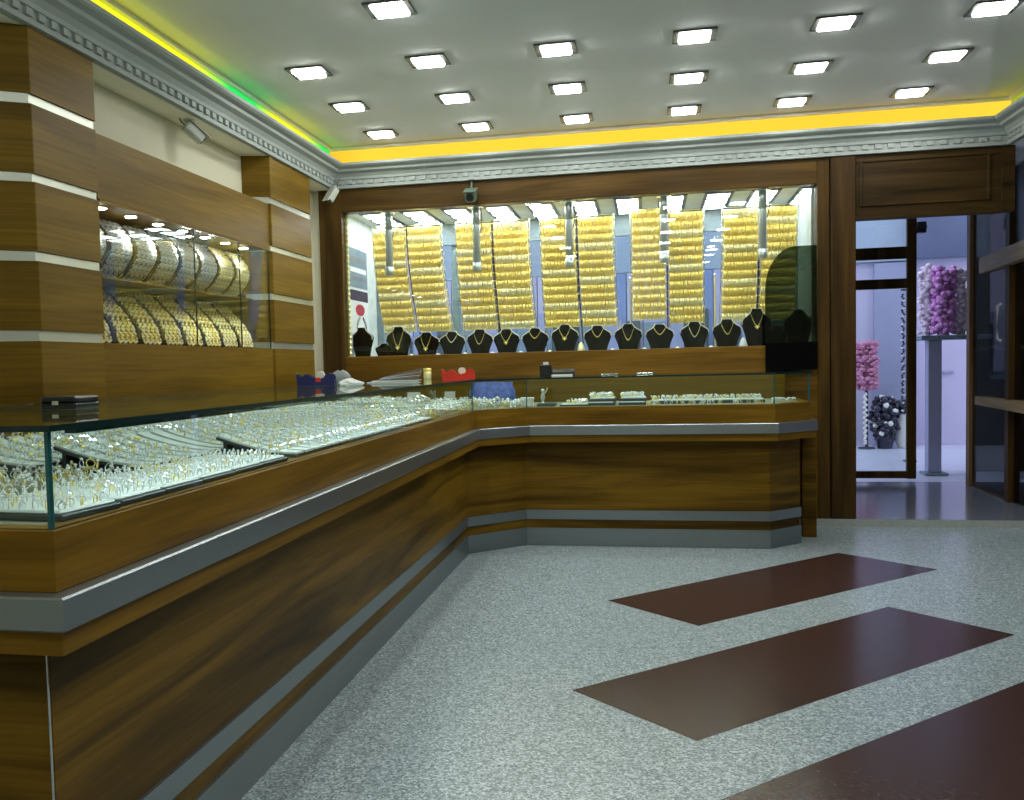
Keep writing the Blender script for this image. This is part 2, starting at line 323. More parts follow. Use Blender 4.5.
# ------------------------------------------------------------------ left wall: columns, panels, niche
def column(y0, y1, label, near):
    o = empty('wall_column', ((XL-2.475)/2, (y0+y1)/2, 0), label, 'column')
    s = .062
    poly = lambda inset: [(XL+.002, y0-(.125 if near else s)), (-2.475-inset, y0), (-2.475-inset, y1), (XL+.002, y1+s)]
    zb = [(2.415, ZS-.003), (2.09, 2.373), (1.768, 2.053), (1.44, 1.727)]
    for z0, z1 in zb: MB().prism(poly(0), z0, z1).build('wood_block', M['panel_y'], o, .003)
    for z0, z1 in ((2.373, 2.415), (2.053, 2.09), (1.727, 1.768), (1.395, 1.44)): MB().prism(poly(.012), z0, z1).build('metal_band', M['bandmetal'], o)
    MB().prism(poly(.004), 0, 1.395).build('base_block', M['panel_y'], o, .003)
column(3.565, 4.04, 'near wood veneer wall column with four steel bands, left of the niche', True)
column(6.135, 6.915, 'far wood veneer wall column with steel bands, right of the niche', False)
tag(MB().extrude([(XL+.001,4.165),(XL+.001,6.06),(-2.49,6.122),(-2.49,4.052)], 'z', NZ1, 2.368).build('wall_panel', M['panel_y'], None, .003), 'long wood veneer panel on the wall above the niche', 'wall panel', 'veneer panels of the left wall')
tag(MB().extrude([(XL+.001,4.165),(XL+.001,6.06),(-2.49,6.122),(-2.49,4.052)], 'z', .0, NZ0).build('wall_panel', M['panel_y'], None, .003), 'long wood veneer panel on the wall below the niche', 'wall panel', 'veneer panels of the left wall')
# niche
nic = empty('wall_showcase', (-2.78, 5.24, NZ0), 'mirrored wall niche showcase with two rows of draped jewellery', 'showcase')
MB().box(-2.90, -2.88, NY0, NY1, NZ0, NZ1).build('mirror_back', M['mirror'], nic)
MB().box(-2.90, XL-.0, NY0-.02, NY0, NZ0, NZ1).build('side_panel', M['wood_y'], nic); MB().box(-2.90, XL-.0, NY1, NY1+.02, NZ0, NZ1).build('side_panel', M['fascia_y'], nic)
MB().box(-2.90, -2.492, NY0, NY1-.003, NZ1-.012, NZ1-.001).build('top_panel', M['fascia_y'], nic); MB().box(-2.90, -2.492, NY0, NY1-.003, NZ0+.0005, NZ0+.004).build('bottom_panel', M['fascia_y'], nic)
MB().box(-2.88, -2.60, NY0, NY1-.06, 1.722, 1.732).build('shelf', [M['fascia_y']], nic)
for a0, a1 in ((NY0, 5.04), (5.045, 5.65), (5.655, NY1-.005)):
    g = MB(); g.box(-2.506, -2.500, a0+.006, a1-.006, NZ0+.005, NZ1-.014, 0); g.box(-2.506, -2.500, a1-.006, a1, NZ0+.005, NZ1-.014, 1)
    g.build('glass_door', [M['glass'], M['topedge']], nic)
sl0 = None
for i, y in enumerate((4.22, 4.50, 4.78, 5.06, 5.34, 5.62, 5.90)):
    lab = '%s tiny spotlight from the near end of the wall niche ceiling' % ORD[i]
    if sl0 is None:
        sl0 = empty('niche_spotlight', (-2.58, y, NZ1-.012), lab, 'spotlight', 'spotlights in the wall niche')
        MB().lathe([(.036,-.006),(.036,0)], (-2.58, y, NZ1-.012), 16).build('ring', M['chrome'], sl0); MB().lathe([(.026,-.0085),(.028,-.0062)], (-2.58, y, NZ1-.012), 14).build('bulb', M['spot'], sl0)
    else: dup(sl0, (-2.58, y, NZ1-.012), None, lab)
# draped displays: a padded curved form, then strands lying on it
def curve(row, t):                                          # profile (x, z), t 0 at the top
    if row == 0: return (-2.76 + .150*math.sin(PI*min(1, t*.80+.12)), 2.035 - .30*t)
    return (-2.79 + .190*math.sin(PI*.5*min(1, t*1.02)), 1.690 - .293*t)
def make_display(row):
    o = empty('necklace_display', (-2.74, 0, 1.732 if row == 0 else NZ0), '', 'necklace display', '')
    pts = [curve(row, i/14) for i in range(15)]
    poly = [(x-.004, z) for x, z in pts] + [(x-.02, z) for x, z in reversed(pts)]
    if row == 0: poly[14] = (poly[14][0], 1.733); poly[15] = (poly[15][0], 1.733)
    else: poly[14] = (poly[14][0], NZ0+.001); poly[15] = (poly[15][0], NZ0+.001)
    b = MB(); b.extrude(poly, 'y', -.105, .105, 0, True); b.build('padded_form', M['brownpad'], o)
    MB().box(-2.845, -2.835, -.03, .03, (1.732 if row == 0 else NZ0)+.001, (2.0 if row == 0 else 1.62)).build('prop', M['brownpad'], o)
    return o
def make_strand(row, mat, name, wide):
    b = MB(); rnd = random.Random(row*7+wide)
    for i in range(34):
        t = .04 + i/36; x, z = curve(row, t); x2, z2 = curve(row, t+.01); nrm = Vector((z-z2, 0, x2-x)).normalized()
        for k in range(-wide, wide+1):
            q = rnd.uniform(-.004,.004); c = (x+nrm.x*.004, k*.0098+rnd.uniform(-.003,.003), z+nrm.z*.004+q)
            if rnd.random() > .2: b.octa(c, .0050+rnd.uniform(0,.0048), None, 0 if rnd.random() < .68 else 1, False)
    o = b.build(name, [mat, M['satin'] if row == 0 else M['oldgold']], None); return o
def place_row(row, ys, lookmat, word):
    base = None; sbase = None
    for i, y in enumerate(ys):
        lab = '%s curved padded form from the near end, %s row of wall niche' % (ORD[i], word)
        grp = 'curved forms in the %s row of the niche' % word
        zf = 1.732 if row == 0 else NZ0
        if base is None:
            base = make_display(row); base.location = (-2.74, y, zf); tag(base, lab, None, grp)
        else: dup(base, (-2.74, y, zf), None, lab, grp)
        for k, dy in enumerate((-.072, -.024, .024, .072)):
            mat, mn = lookmat(i, k)
            lab = '%s broad %s chain on the %s curved form of the niche %s row' % (ORD[k], mn, ORD[i], word); grp = 'chains on the curved forms, %s row' % word
            if sbase is None: sbase = {}
            if mn not in sbase:
                s = make_strand(row, M[mat], 'broad_chain', 2); s0 = s.location.copy(); sbase[mn] = (s, s0); s.location.y = y+dy; tag(s, lab, 'chain', grp)
            else:
                s = sbase[mn][0].copy(); COL.objects.link(s); s.location = sbase[mn][1]; s.location.y = y+dy; tag(s, lab, 'chain', grp)
ysd = [4.20+.248*i for i in range(8)]
place_row(0, ysd, lambda i, k: (('silver','silver') if i < 6 else ('palegold','pale gold')), 'upper')
place_row(1, ysd, lambda i, k: (('palegold','pale gold') if k != 2 or i > 5 else ('gold','yellow gold')), 'lower')

# ------------------------------------------------------------------ the L shaped counter
PATH = [(-2.1,1.685), (-1.185,1.685), (-1.185,6.175), (-.835,6.525), (.765,6.525), (.985,6.745), (.985,7.44)]
def off(d, path=PATH):
    out = []; n = len(path)
    for i in range(n):
        def nr(a, c):
            v = Vector((c[0]-a[0], c[1]-a[1])).normalized(); return Vector((v.y, -v.x))
        p = Vector(path[i])
        if i == 0: q = p + nr(path[0], path[1])*d
        elif i == n-1: q = p + nr(path[-2], path[-1])*d
        else:
            a, c = nr(path[i-1], path[i]), nr(path[i], path[i+1]); mv = (a+c).normalized(); q = p + mv*(d/mv.dot(a))
        out.append((q.x, q.y))
    return out
def band(d0, d1, z0, z1, name, mats, parent, bevel=0, fn=None):
    """a ring of wall following the counter front from offset d0 (inside) to d1 (outside); material per side"""
    a, c = off(d0), off(d1); b = MB()
    for i in range(len(PATH)-1):
        mi = 0 if i in (1, 5) else 1
        if i in (2, 4): mi = 1
        v = [(*a[i],z0),(*a[i+1],z0),(*c[i+1],z0),(*c[i],z0),(*a[i],z1),(*a[i+1],z1),(*c[i+1],z1),(*c[i],z1)]
        b.add(v, [(0,1,2,3),(4,7,6,5),(3,2,6,7),(1,0,4,5)], mi if len(mats) > 1 else 0)
        if i == 0: b.add(v, [(0,3,7,4)], 0)
        if i == len(PATH)-2: b.add(v, [(1,5,6,2)], 0)
    return b.build(name, mats, parent, bevel)
ctr = empty('display_counter', (-1.2, 6.2, 0), 'long L shaped walnut display counter with steel bands and glass top', 'counter')
band(-.03, -.004, .0, .72, 'body_panel', [M['wood_y'], M['wood_x']], ctr)
band(-.02, .006, .001, .122, 'plinth', [M['metal']], ctr); band(-.02, .006, .182, .246, 'metal_band', [M['metal']], ctr)
band(-.03, .095, .718, .765, 'lower_moulding', [M['fascia_y'], M['fascia_x']], ctr); band(.03, .107, .765, .832, 'steel_edge', [M['edgemetal']], ctr, .004)
band(.0, .068, .832, .953, 'fascia', [M['fascia_y'], M['fascia_x']], ctr, .002)
MB().box(-1.1915, -1.1885, 1.6795, 1.6825, .0, .718).build('corner_trim', M['chrome'], ctr)
BX = -2.10
o0 = off(.0); deck = [(BX, o0[0][1]), o0[1], o0[2], o0[3], o0[4], o0[5], o0[6], (BX, 7.44)]
MB().prism(deck, .925, .952).build('deck', M['deck'], ctr)
MB().box(BX, BX+.02, 1.62, 7.42, .0, CT-.02).build('back_panel', M['panel_y'], ctr); MB().box(-2.08, .97, 7.36, 7.38, .953, CT-.02).build('back_panel', M['panel_x'], ctr)
MB().box(1.03, 1.125, 6.97, 7.05, 0, .72).build('leg', M['wood_x'], ctr, .003)
ot = off(.072); top = [(BX-.01, ot[0][1]), ot[1], ot[2], ot[3], ot[4], ot[5], (1.03, 7.44), (BX-.01, 7.44)]
MB().prism(top, CT-.012, CT, 0, 1).build('glass_top', [M['top'], M['topedge']], ctr)
g0, g1 = off(.050), off(.060)
for i in range(5):
    a, c = Vector(g0[i]), Vector(g0[i+1]); e, h = Vector(g1[i]), Vector(g1[i+1]); z0, z1 = .953, CT-.0125; b = MB()
    dv = (h-e).normalized()*.002
    if i: a, e = a+dv, e+dv
    c, h = c-dv, h-dv
    v = [(*a,z0),(*c,z0),(*h,z0),(*e,z0),(*a,z1),(*c,z1),(*h,z1),(*e,z1)]
    b.add(v, [(3,2,6,7)], 0); b.add(v, [(1,0,4,5)], 0); b.add(v, [(0,1,2,3),(4,7,6,5),(0,3,7,4),(1,5,6,2)], 1)
    b.build('glass_pane', [M['glass'], M['edge']], ctr)
for i, w_ in ((1, .0045), (2, .003), (3, .003), (4, .003)):
    q = off(.055)[i]; MB().box(q[0]-w_, q[0]+w_, q[1]-w_, q[1]+w_, .953, CT-.0125).build('glass_edge', M['edge'], ctr)
# light channel tucked behind the front top edge
lc = empty('case_light', (-1.15, 4.0, CT-.03), 'slim light channel under the front edge of the left glass top', 'case light')
b = MB(); b.box(-1.146, -1.143, 1.75, 6.05, CT-.024, CT-.0135); b.box(-1.170, -1.146, 1.75, 6.05, CT-.0155, CT-.0135); b.box(-1.170, -1.143, 1.745, 1.75, CT-.024, CT-.0135); b.build('channel', M['topedge'], lc)
MB().box(-1.166, -1.150, 1.76, 6.04, CT-.019, CT-.016).build('strip', M['casestrip'], lc)

# ------------------------------------------------------------------ jewellery in the left counter
def nth(i):
    tens = ['', '', 'twenty', 'thirty', 'forty', 'fifty']
    if i < 20: return ORD[i]
    n = i+1
    if n % 10 == 0: return {2:'twentieth',3:'thirtieth',4:'fortieth',5:'fiftieth'}[n//10]
    return tens[n//10] + '-' + ORD[n % 10 - 1]
DK = .953
def ring_mb(b, c, u, up, R=.0095, r=.0016, nu=12, nv=5, gem=.0055, gm=1, mi=0):
    """an upright finger ring, its lower half in the pad: u in the ring plane, up the way it stands"""
    up = Vector(up).normalized(); c = Vector(c); ce = c + up*R*.45
    b.torus(ce, R, r, u, up, nu, nv, mi); p = ce + up*(R+gem*.5); b.octa(p, gem, gem*.8, gm)
# flat trays behind the near glass corner
ring_s = None; ring_g = None
tray0 = None; pos = ['nearest the glass corner', 'second from the glass corner', 'third from the glass corner', 'fourth from the glass corner', 'fifth from the glass corner', 'sixth, beside the ring ramps']
for i in range(6):
    y = 1.825 + .202*i; lab = 'flat white ring tray with dark rim, %s' % pos[i]
    rot = -.10 if i == 0 else -.02
    if tray0 is None:
        tray0 = empty('ring_tray', (-1.30, y, DK), lab, 'ring tray', 'flat ring trays in the front row')
        MB().box(-1.447, -1.153, y-.096, y+.096, DK+.0005, DK+.014).build('rim', M['tray'], tray0, .003)
        MB().box(-1.440, -1.162, y-.090, y+.090, DK+.012, DK+.021).build('pad', M['white'], tray0, .004)
        tray0.rotation_euler.z = rot
    else: dup(tray0, (-1.30, y, DK), (0,0,rot), lab)
    for a in range(9):
        for c in range(5):
            lx, ly = -.122 + .0305*a + random.uniform(-.003,.003), -.07 + .035*c + random.uniform(-.004,.004)
            px, py = -1.30 + lx*math.cos(rot) - ly*math.sin(rot), y + lx*math.sin(rot) + ly*math.cos(rot)
            kind = 'silver' if random.random() < .80 else 'gold'
            lab = '%s ring with a cut stone, standing in the flat tray %s' % (kind, pos[i]); grp = '%s rings in the tray %s' % (kind, pos[i])
            src = ring_s if kind == 'silver' else ring_g
            if src is None:
                b = MB(); ring_mb(b, (0,0,0), (0,1,0), (0,0,1)); src = b.build('finger_ring', [M[kind], M['gem']]); src.location = (0,0,0)
                src.data.transform(Matrix.Translation((0,0,min(0, 0)-.0)))
                if kind == 'silver': ring_s = src
                else: ring_g = src
                o = src
            else: o = src.copy(); COL.objects.link(o)
            o.location = (px, py, DK+.0168); o.rotation_euler = (0,0,random.uniform(-.5,.5)+rot); tag(o, lab, 'ring', grp)
# curved ramps, three rows; the rings on them are beyond counting
def rampprof(t): return (-.29*t, .010 + .062*t**1.7)
ramp0 = None; RB = MB()
def ramp(x, y, z, lab, grp, bare=False):
    global ramp0
    if ramp0 is None:
        ramp0 = empty('ring_ramp', (x, y, z), lab, 'ring stand', grp); P = [rampprof(i/8) for i in range(9)]
        b = MB(); b.extrude([(x+px, z+pz) for px, pz in P] + [(x+px, z+max(.0006, pz-.009)) for px, pz in reversed(P)], 'y', y-.042, y+.042); b.box(x-.27, x-.255, y-.03, y+.03, z+.0005, z+.052); b.build('base', M['tray'], ramp0)
        b = MB(); b.extrude([(x+px, z+pz+.007) for px, pz in P] + [(x+px, z+pz+.0006) for px, pz in reversed(P)], 'y', y-.033, y+.033); b.build('pad', M['white'], ramp0)
    else: dup(ramp0, (x, y, z), None, lab, grp)
    if bare: return
    nrow = 8
    for i in range(nrow):
        t = .12 + .84*i/(nrow-1); px, pz = rampprof(t); qx, qz = rampprof(t+.02); d = Vector((qx-px, 0, qz-pz)).normalized(); up = Vector((-d.z, 0, d.x)) if d.x > 0 else Vector((d.z, 0, -d.x))
        for k in range(3):
            if random.random() < .10 or (t < .2 and random.random() < .6): continue
            c = (x+px, y-.021+.021*k+random.uniform(-.003,.003), z+pz+.0075)
            tw = random.uniform(-.9,.9); ring_mb(RB, c, (math.sin(tw)*.6,math.cos(tw),0), up, random.uniform(.008,.0125), .0022, 8, 4, random.uniform(.005,.0105), 2 if random.random() < .8 else (0 if random.random() < .6 else 1), 0 if random.random() < .75 else 1)
g1r, g2r, g3r = 'ring ramps, front row', 'ring ramps, middle row', 'ring ramps, rear row'
for i in range(22): ramp(-1.165, 3.08+.095*i, DK, '%s white curved ring ramp from the near end, front row by the glass' % nth(i), g1r)
for i in range(29): ramp(-1.485, 2.63+.095*i, DK+.008, '%s white curved ring ramp from the near end, middle row' % nth(i), g2r, i in (4, 5, 6))
for i in range(33): ramp(-1.785, 2.52+.095*i, DK+.02, '%s white curved ring ramp from the near end, rear row' % nth(i), g3r)
tag(RB.build('ramp_rings', [M['silver'], M['gold'], M['gem']]), 'mass of silver and gold rings standing on the curved ramps', 'rings', None, 'stuff')
# risers under the raised rows
tag(MB().box(-2.078, -1.783, 2.46, 5.63, DK+.0002, DK+.0198).build('display_riser', M['tray'], None, .003), 'long low dark riser under the rear ring ramps', 'riser')
tag(MB().box(-1.777, -1.483, 2.58, 5.34, DK+.0002, DK+.0078).build('display_riser', M['tray'], None, .002), 'long flat dark riser under the middle ring ramps', 'riser')
# loose glittering pieces: near end of the deck, far end and corner
b = MB(); rnd = random.Random(3)
def loose(x0, x1, y0, y1, n, z=DK, h=.03, k=1.0):
    for _ in range(n):
        x, y = rnd.uniform(x0, x1), rnd.uniform(y0, y1); t = rnd.uniform(0, PI); zz = z + .012 + rnd.random()**2*h
        ring_mb(b, (x, y, zz-.006), (math.cos(t), math.sin(t), 0), (rnd.uniform(-.5,.5), rnd.uniform(-.5,.5), 1), k*rnd.uniform(.007,.013), k*.0022, 8, 4, k*rnd.uniform(.005,.009), 2, 0 if rnd.random() < .65 else 1)
loose(-2.05, -1.80, 1.75, 2.45, 230); loose(-1.78, -1.50, 1.95, 2.55, 190); loose(-1.77, -1.50, 2.92, 2.93, 1)
loose(-1.45, -1.18, 5.2, 6.1, 300, DK, .03, 1.7); loose(-2.0, -1.47, 5.72, 6.5, 380, DK, .06, 1.8); loose(-1.55, -1.0, 6.3, 6.9, 170, DK, .03, 1.7); loose(-1.0, -.86, 6.52, 6.8, 40, DK, .02, 1.5)
loose(.80, .95, 6.68, 6.8, 40, DK, .004); loose(-.56, -.42, 6.60, 6.74, 46, DK+.012, .008); loose(.02, .74, 6.72, 6.80, 130, DK+.027, .006); loose(.0, .9, 6.56, 6.66, 40, DK, .004)
loose(-.40, -.25, 6.64, 6.88, 70, DK+.05, .01); loose(-.19, -.04, 6.62, 6.88, 70, DK+.05, .01)
tag(b.build('loose_jewellery', [M['silver'], M['gold'], M['gem']]), 'scattered glittering gold and silver pieces over the counter deck', 'jewellery', None, 'stuff')
def dark_tray(x0, x1, y0, y1, z0, z1, lab, top='white', name='jewel_tray'):
    o = empty(name, ((x0+x1)/2, (y0+y1)/2, z0), lab, 'jewellery tray')
    MB().box(x0, x1, y0, y1, z0+.0004, z0+(z1-z0)*.72).build('rim', M['tray'], o, .003); MB().box(x0+.008, x1-.008, y0+.008, y1-.008, z0+(z1-z0)*.70, z1).build('pad', M[top], o, .002)
dark_tray(-.76, -.63, 6.60, 6.72, DK, DK+.02, 'flat dark tray beside the white box in back counter', 'tray')
dark_tray(-.60, -.40, 6.58, 6.76, DK, DK+.014, 'flat white tray with gold pieces, between dark tray and stacked trays')
for sx, nm in ((-.41, 'left'), (-.20, 'right')):
    dark_tray(sx, sx+.18, 6.60, 6.90, DK, DK+.025, 'lower white tray of the %s stack in back counter' % nm); dark_tray(sx+.006, sx+.186, 6.62, 6.91, DK+.0255, DK+.052, 'upper white tray of the %s stack in back counter' % nm)
dark_tray(.01, .76, 6.70, 6.84, DK, DK+.028, 'long dark tray with a row of small stones, right in back counter')
# corner of the case: white box, figurine, blue bag, small cards
bx = empty('white_box', (-.83, 6.66, DK), 'small white gift box beside the bent glass pane', 'box')
MB().box(-.875, -.79, 6.62, 6.70, DK+.0005, DK+.05).build('body', M['paper'], bx, .003); MB().box(-.878, -.787, 6.617, 6.703, DK+.044, DK+.062).build('lid', M['paper'], bx, .003)
fg = empty('figurine', (-.735, 6.78, DK), 'little silver figurine standing behind the white gift box', 'figurine')
MB().lathe([(.022,0),(.022,.008),(.008,.014),(.010,.035),(.017,.06),(.012,.08),(.007,.09)], (-.735,6.78,DK+.0005), 14).ball((-.735,6.78,DK+.104), .014).tube([(-.735,6.78,DK+.07),(-.71,6.77,DK+.10),(-.70,6.765,DK+.125)], .005, 6).build('body', M['silver'], fg)
bg = empty('blue_bag', (-1.15, 7.1, DK), 'crumpled blue and lilac bag at the back of the case corner', 'bag')
b = MB(); rings = []
for i, (z, w_, d_) in enumerate(((.002,.16,.06),(.05,.17,.065),(.10,.165,.055),(.14,.15,.04),(.165,.155,.03))):
    rings.append([(-1.15+w_*math.copysign(abs(math.cos(a))**.6, math.cos(a))+.012*math.sin(5*a+i), 7.1+d_*math.copysign(abs(math.sin(a))**.6, math.sin(a))+.01*math.cos(7*a+2*i), DK+z) for a in [2*PI*k/24 for k in range(24)]])
b.loft(rings); b.build('sack', M['bag'], bg)
MB().tube([(-1.21,7.05,DK+.165),(-1.19,7.04,DK+.178),(-1.12,7.04,DK+.178),(-1.10,7.05,DK+.165)], .004, 6).build('handle', M['bag'], bg)
for i, (x, y) in enumerate(((-1.62, 5.95), (-1.36, 6.05), (-1.80, 6.25))):
    o = empty('earring_block', (x, y, DK), ('dark slanted earring block', 'second dark slanted block, nearest the bent glass', 'rear dark slanted block in the case corner')[i] + ' among the loose jewellery', 'display block')
    MB().extrude([(y-.05, DK+.0005), (y+.05, DK+.0005), (y+.05, DK+.062), (y-.05, DK+.022)], 'x', x-.06, x+.06).build('block', M['tray'], o, .003)
    b = MB()
    for a in range(4):
        for c in range(3): b.octa((x-.042+.028*a, y-.03+.028*c, DK+.036+.0125*c), .008)
    b.build('earrings', M['palegold'], o)
for i, (x, y, w_) in enumerate(((-2.03, 3.62, .045), (-1.72, 6.95, .10), (-1.45, 6.98, .08))):
    o = MB().obox((x, y, DK+.06), (.0, w_*.5, 0) if i == 0 else (w_*.5, 0, 0), (.012, 0, .045) if i == 0 else (0, .012, .045), (.001,0,0) if i == 0 else (0, .001, 0)).build('price_card', M['paper'])
    tag(o, ('white card leaning at the back of the left counter', 'pale card standing at the corner of the case', 'small pale card beside the blue bag in case corner')[i], 'card')

# ------------------------------------------------------------------ things on the glass top
def dispenser(loc, rot, mat, lab, sticker):
    o = empty('tape_dispenser', loc, lab, 'tape dispenser'); x, y, z = loc
    P = [(-.105,.0005),(.105,.0005),(.108,.02),(.100,.062),(.078,.072),(.058,.066),(.045,.046),(.02,.038),(-.012,.044),(-.035,.062),(-.056,.068),(-.074,.054),(-.088,.052),(-.104,.072),(-.110,.066),(-.108,.02)]
    b = MB()
    for s in (-1, 1): b.extrude([(x+u, z+w) for u, w in P], 'y', y+s*.030, y+s*.020)
    b.box(x-.106, x+.105, y-.020, y+.020, z+.0005, z+.034); b.build('body', M[mat], o, .003)
    MB().extrude([(x+.022+(.024)*math.cos(2*PI*k/24), z+.060+.022*math.sin(2*PI*k/24)) for k in range(24)], 'y', y-.012, y+.012, 0, True).build('tape_roll', M['tape'], o)
    MB().box(x-.112, x-.104, y-.014, y+.014, z+.066, z+.074).build('blade', M['chrome'], o)
    if sticker: MB().box(x-.0, x+.028, y-.0315, y-.0302, z+.022, z+.046).build('sticker', M['red'], o)
    o.rotation_euler.z = rot
dispenser((-1.83, 5.13, CT), .12, 'navy', 'dark blue tape dispenser with white roll on the left counter', True)
dispenser((-1.225, 6.20, CT), .10, 'red', 'bright red tape dispenser on the counter corner', False)
pst = empty('brochure_stack', (-1.47, 5.50, CT), 'stack of pale brochures under a grey folder on counter', 'brochures')
for k in range(5):
    a = random.uniform(-.1,.1); MB().obox((-1.47+random.uniform(-.01,.01), 5.50, CT+.002+.0034*k), (.125*math.cos(a), .125*math.sin(a), 0), (-.09*math.sin(a), .09*math.cos(a), 0), (0,0,.0014)).build('brochure', M['paper'], pst)
fo = empty('folder', (-1.45, 5.52, CT+.018), 'grey folder lying raised on the brochure stack', 'folder')
for k in range(7):
    th = .03+.055*k; MB().obox((-1.455+.004*k, 5.52+.003*k, CT+.022+.0062*k), (.115*math.cos(th), .02, .115*math.sin(th)*.55), (-.015,.085,0), (0,0,.0012)).build('leaf' if k else 'back_cover', M['grey' if k in (0, 6) else 'bluegrey' if k % 2 else 'paper'], fo)
b = MB(); rings = []
for i in range(6):
    t = i/5; rr = [.05,.06,.058,.045,.03,.01][i]; rings.append([(-1.585+rr*math.cos(a)*1.1*(1+.25*math.sin(3*a+i)), 4.98+rr*.75*math.sin(a)*(1+.2*math.cos(4*a+2*i)), CT+.0006+.040*t) for a in [2*PI*k/18 for k in range(18)]])
b.loft(rings, 0, True, False); tag(b.build('crumpled_paper', M['paper']), 'crumpled white paper in front of the blue tape dispenser', 'paper')
b = MB(); rings = []
for i in range(6): rr = [.055,.066,.068,.06,.045,.015][i]; rings.append([(-1.85+rr*math.cos(a), 5.62+rr*.6*math.sin(a), CT+.0006+.016*i+.006*math.cos(a*2)) for a in [2*PI*k/20 for k in range(20)]])
b.loft(rings); tag(b.build('pouch', M['grey']), 'rounded grey pouch right of the blue tape dispenser', 'pouch')
tag(MB().obox((-1.62, 5.62, CT+.003), (.055,.01,0), (-.008,.05,0), (0,0,.002)).build('note_pad', M['paper'], None, .001), 'small white note pad between pouch and brochures', 'note pad')
jr = empty('glass_jar', (-1.64, 7.08, CT), 'small glass jar with gold lid behind the brochures', 'jar')
MB().lathe([(.026,.0005),(.030,.006),(.030,.05),(.026,.056)], (-1.64,7.08,CT), 18).build('body', M['palegold'], jr); MB().lathe([(.029,.057),(.031,.059),(.031,.078),(.028,.081)], (-1.64,7.08,CT), 18).build('lid', M['gold'], jr)
bb = empty('black_case', (-1.60, 2.42, CT), 'flat black case on the glass top near the glass corner', 'case')
MB().box(-1.655, -1.545, 2.36, 2.48, CT+.0006, CT+.018).build('base', M['black'], bb, .004); MB().box(-1.655, -1.545, 2.36, 2.48, CT+.0185, CT+.036).build('lid', M['black'], bb, .005); MB().box(-1.615, -1.595, 2.3565, 2.36, CT+.013, CT+.024).build('latch', M['chrome'], bb)
cr = empty('card_reader', (-.68, 7.05, CT), 'black card reader with upright printer on the back counter', 'card reader')
MB().extrude([(7.0,CT+.0006),(7.10,CT+.0006),(7.10,CT+.055),(7.0,CT+.03)], 'x', -.69, -.53).build('keypad', M['black'], cr, .004); MB().box(-.78, -.695, 7.0, 7.10, CT+.0006, CT+.085).build('printer', M['black'], cr, .006)
MB().box(-.755, -.72, 7.03, 7.06, CT+.0855, CT+.105).build('paper_slip', M['paper'], cr); MB().box(-.69, -.54, 6.985, 6.998, CT+.001, CT+.012).build('edge_strip', M['paper'], cr)
for i, (x, y, a) in enumerate(((-.27, 7.0, .08), (-.02, 7.1, -.2))):
    o = empty('pen', (x, y, CT), ('silver pen lying right of the black card reader', 'thin silver pen farther right on the back counter')[i], 'pen')
    d = Vector((math.cos(a), math.sin(a), 0))*.065; c = Vector((x, y, CT+.006))
    MB().tube([c-d, c+d*.8], .005, 8).build('barrel', M['chrome'], o); MB().tube([c+d*.8, c+d], [.005,.001], 8).build('tip', M['black'], o)

# ------------------------------------------------------------------ show window
struct(MB().box(-2.409, 1.214, W+.060, W+.066, 1.343, 2.504).build('window_1', M['glass']))
sw = empty('show_window', (-.6, 7.9, 1.30), 'brightly lit show window box behind the back counter', 'show window')
YB = 8.52
MB().box(-2.42, 1.225, W+.125, YB, 1.27, 1.30).build('deck', M['showwall'], sw); MB().box(-2.44, -2.42, W+.125, YB, 1.27, 2.54).build('side_wall', M['showwall'], sw)
MB().box(1.225, 1.245, W+.125, YB, 1.27, 2.54).build('side_wall', M['showwall'], sw); MB().box(-2.42, 1.225, W+.125, YB, 2.515, 2.54).build('ceiling_panel', M['showceil'], sw)
MB().box(-2.36, 1.20, YB-.02, YB-.012, 1.30, 2.33).build('back_glass', M['glass'], sw)
MB().box(-2.42, 1.225, YB-.05, YB, 2.33, 2.514).build('top_frame', M['bluegrey'], sw, .004); MB().box(-2.42, -2.355, YB-.06, YB, 1.301, 2.329).build('frame_post', M['bluegrey'], sw, .004); MB().box(1.16, 1.225, YB-.06, YB, 1.301, 2.329).build('frame_post', M['bluegrey'], sw, .004)
MB().box(-1.72, -1.66, YB-.012, YB+.03, 1.301, 2.329).build('frame_post', M['bluegrey'], sw); MB().box(-.88, -.84, YB-.012, YB+.03, 1.301, 2.329).build('frame_post', M['facadeblue'], sw)
b = MB()
for k in range(26): b.octa((-2.392, W+.088, 1.37+.044*k), .016, .024, 0)
b.box(-2.409, -2.385, W+.09, W+.098, 1.343, 2.504); b.build('edge_strip', M['palegold'], sw)
b = MB()
for k in range(26): b.octa((1.198, W+.118, 1.37+.044*k), .011, .022, 0)
b.box(1.190, 1.213, W+.108, W+.116, 1.343, 2.504); b.build('edge_strip', M['chrome'], sw)
# led fixtures in the window ceiling
def fixture(i, dots):
    x = -2.20+.343*i; o = empty('window_light', (x, 7.88, 2.515), '', 'window light', 'light fixtures in the show window ceiling')
    b = MB(); b.box(x-.108, x+.108, 7.60, 8.40, 2.502, 2.5145); fr = b.build('frame', M['fixture'], o, .003)
    for k in range(3):
        y = 7.73+.262*k; b = MB()
        if not dots: b.box(x-.080, x+.080, y-.078, y+.078, 2.498, 2.5022)
        else:
            for a in range(6):
                for c in range(4): b.box(x-.082+.0275*a, x-.062+.0275*a, y-.086+.045*c, y-.054+.045*c, 2.498, 2.5022)
        b.build('led_panel', M['led'], fr)
    return o
f1 = fixture(0, False); f2 = fixture(6, True)
for i in range(11):
    lab = '%s ceiling light fixture from the left in the show window, %s' % (ORD[i], 'three plain panels' if i < 6 else 'dotted panels')
    if i == 0: f1['label'] = lab
    elif i == 6: f2['label'] = lab
    else: dup(f1 if i < 6 else f2, (-2.20+.343*i, 7.88, 2.515), None, lab)
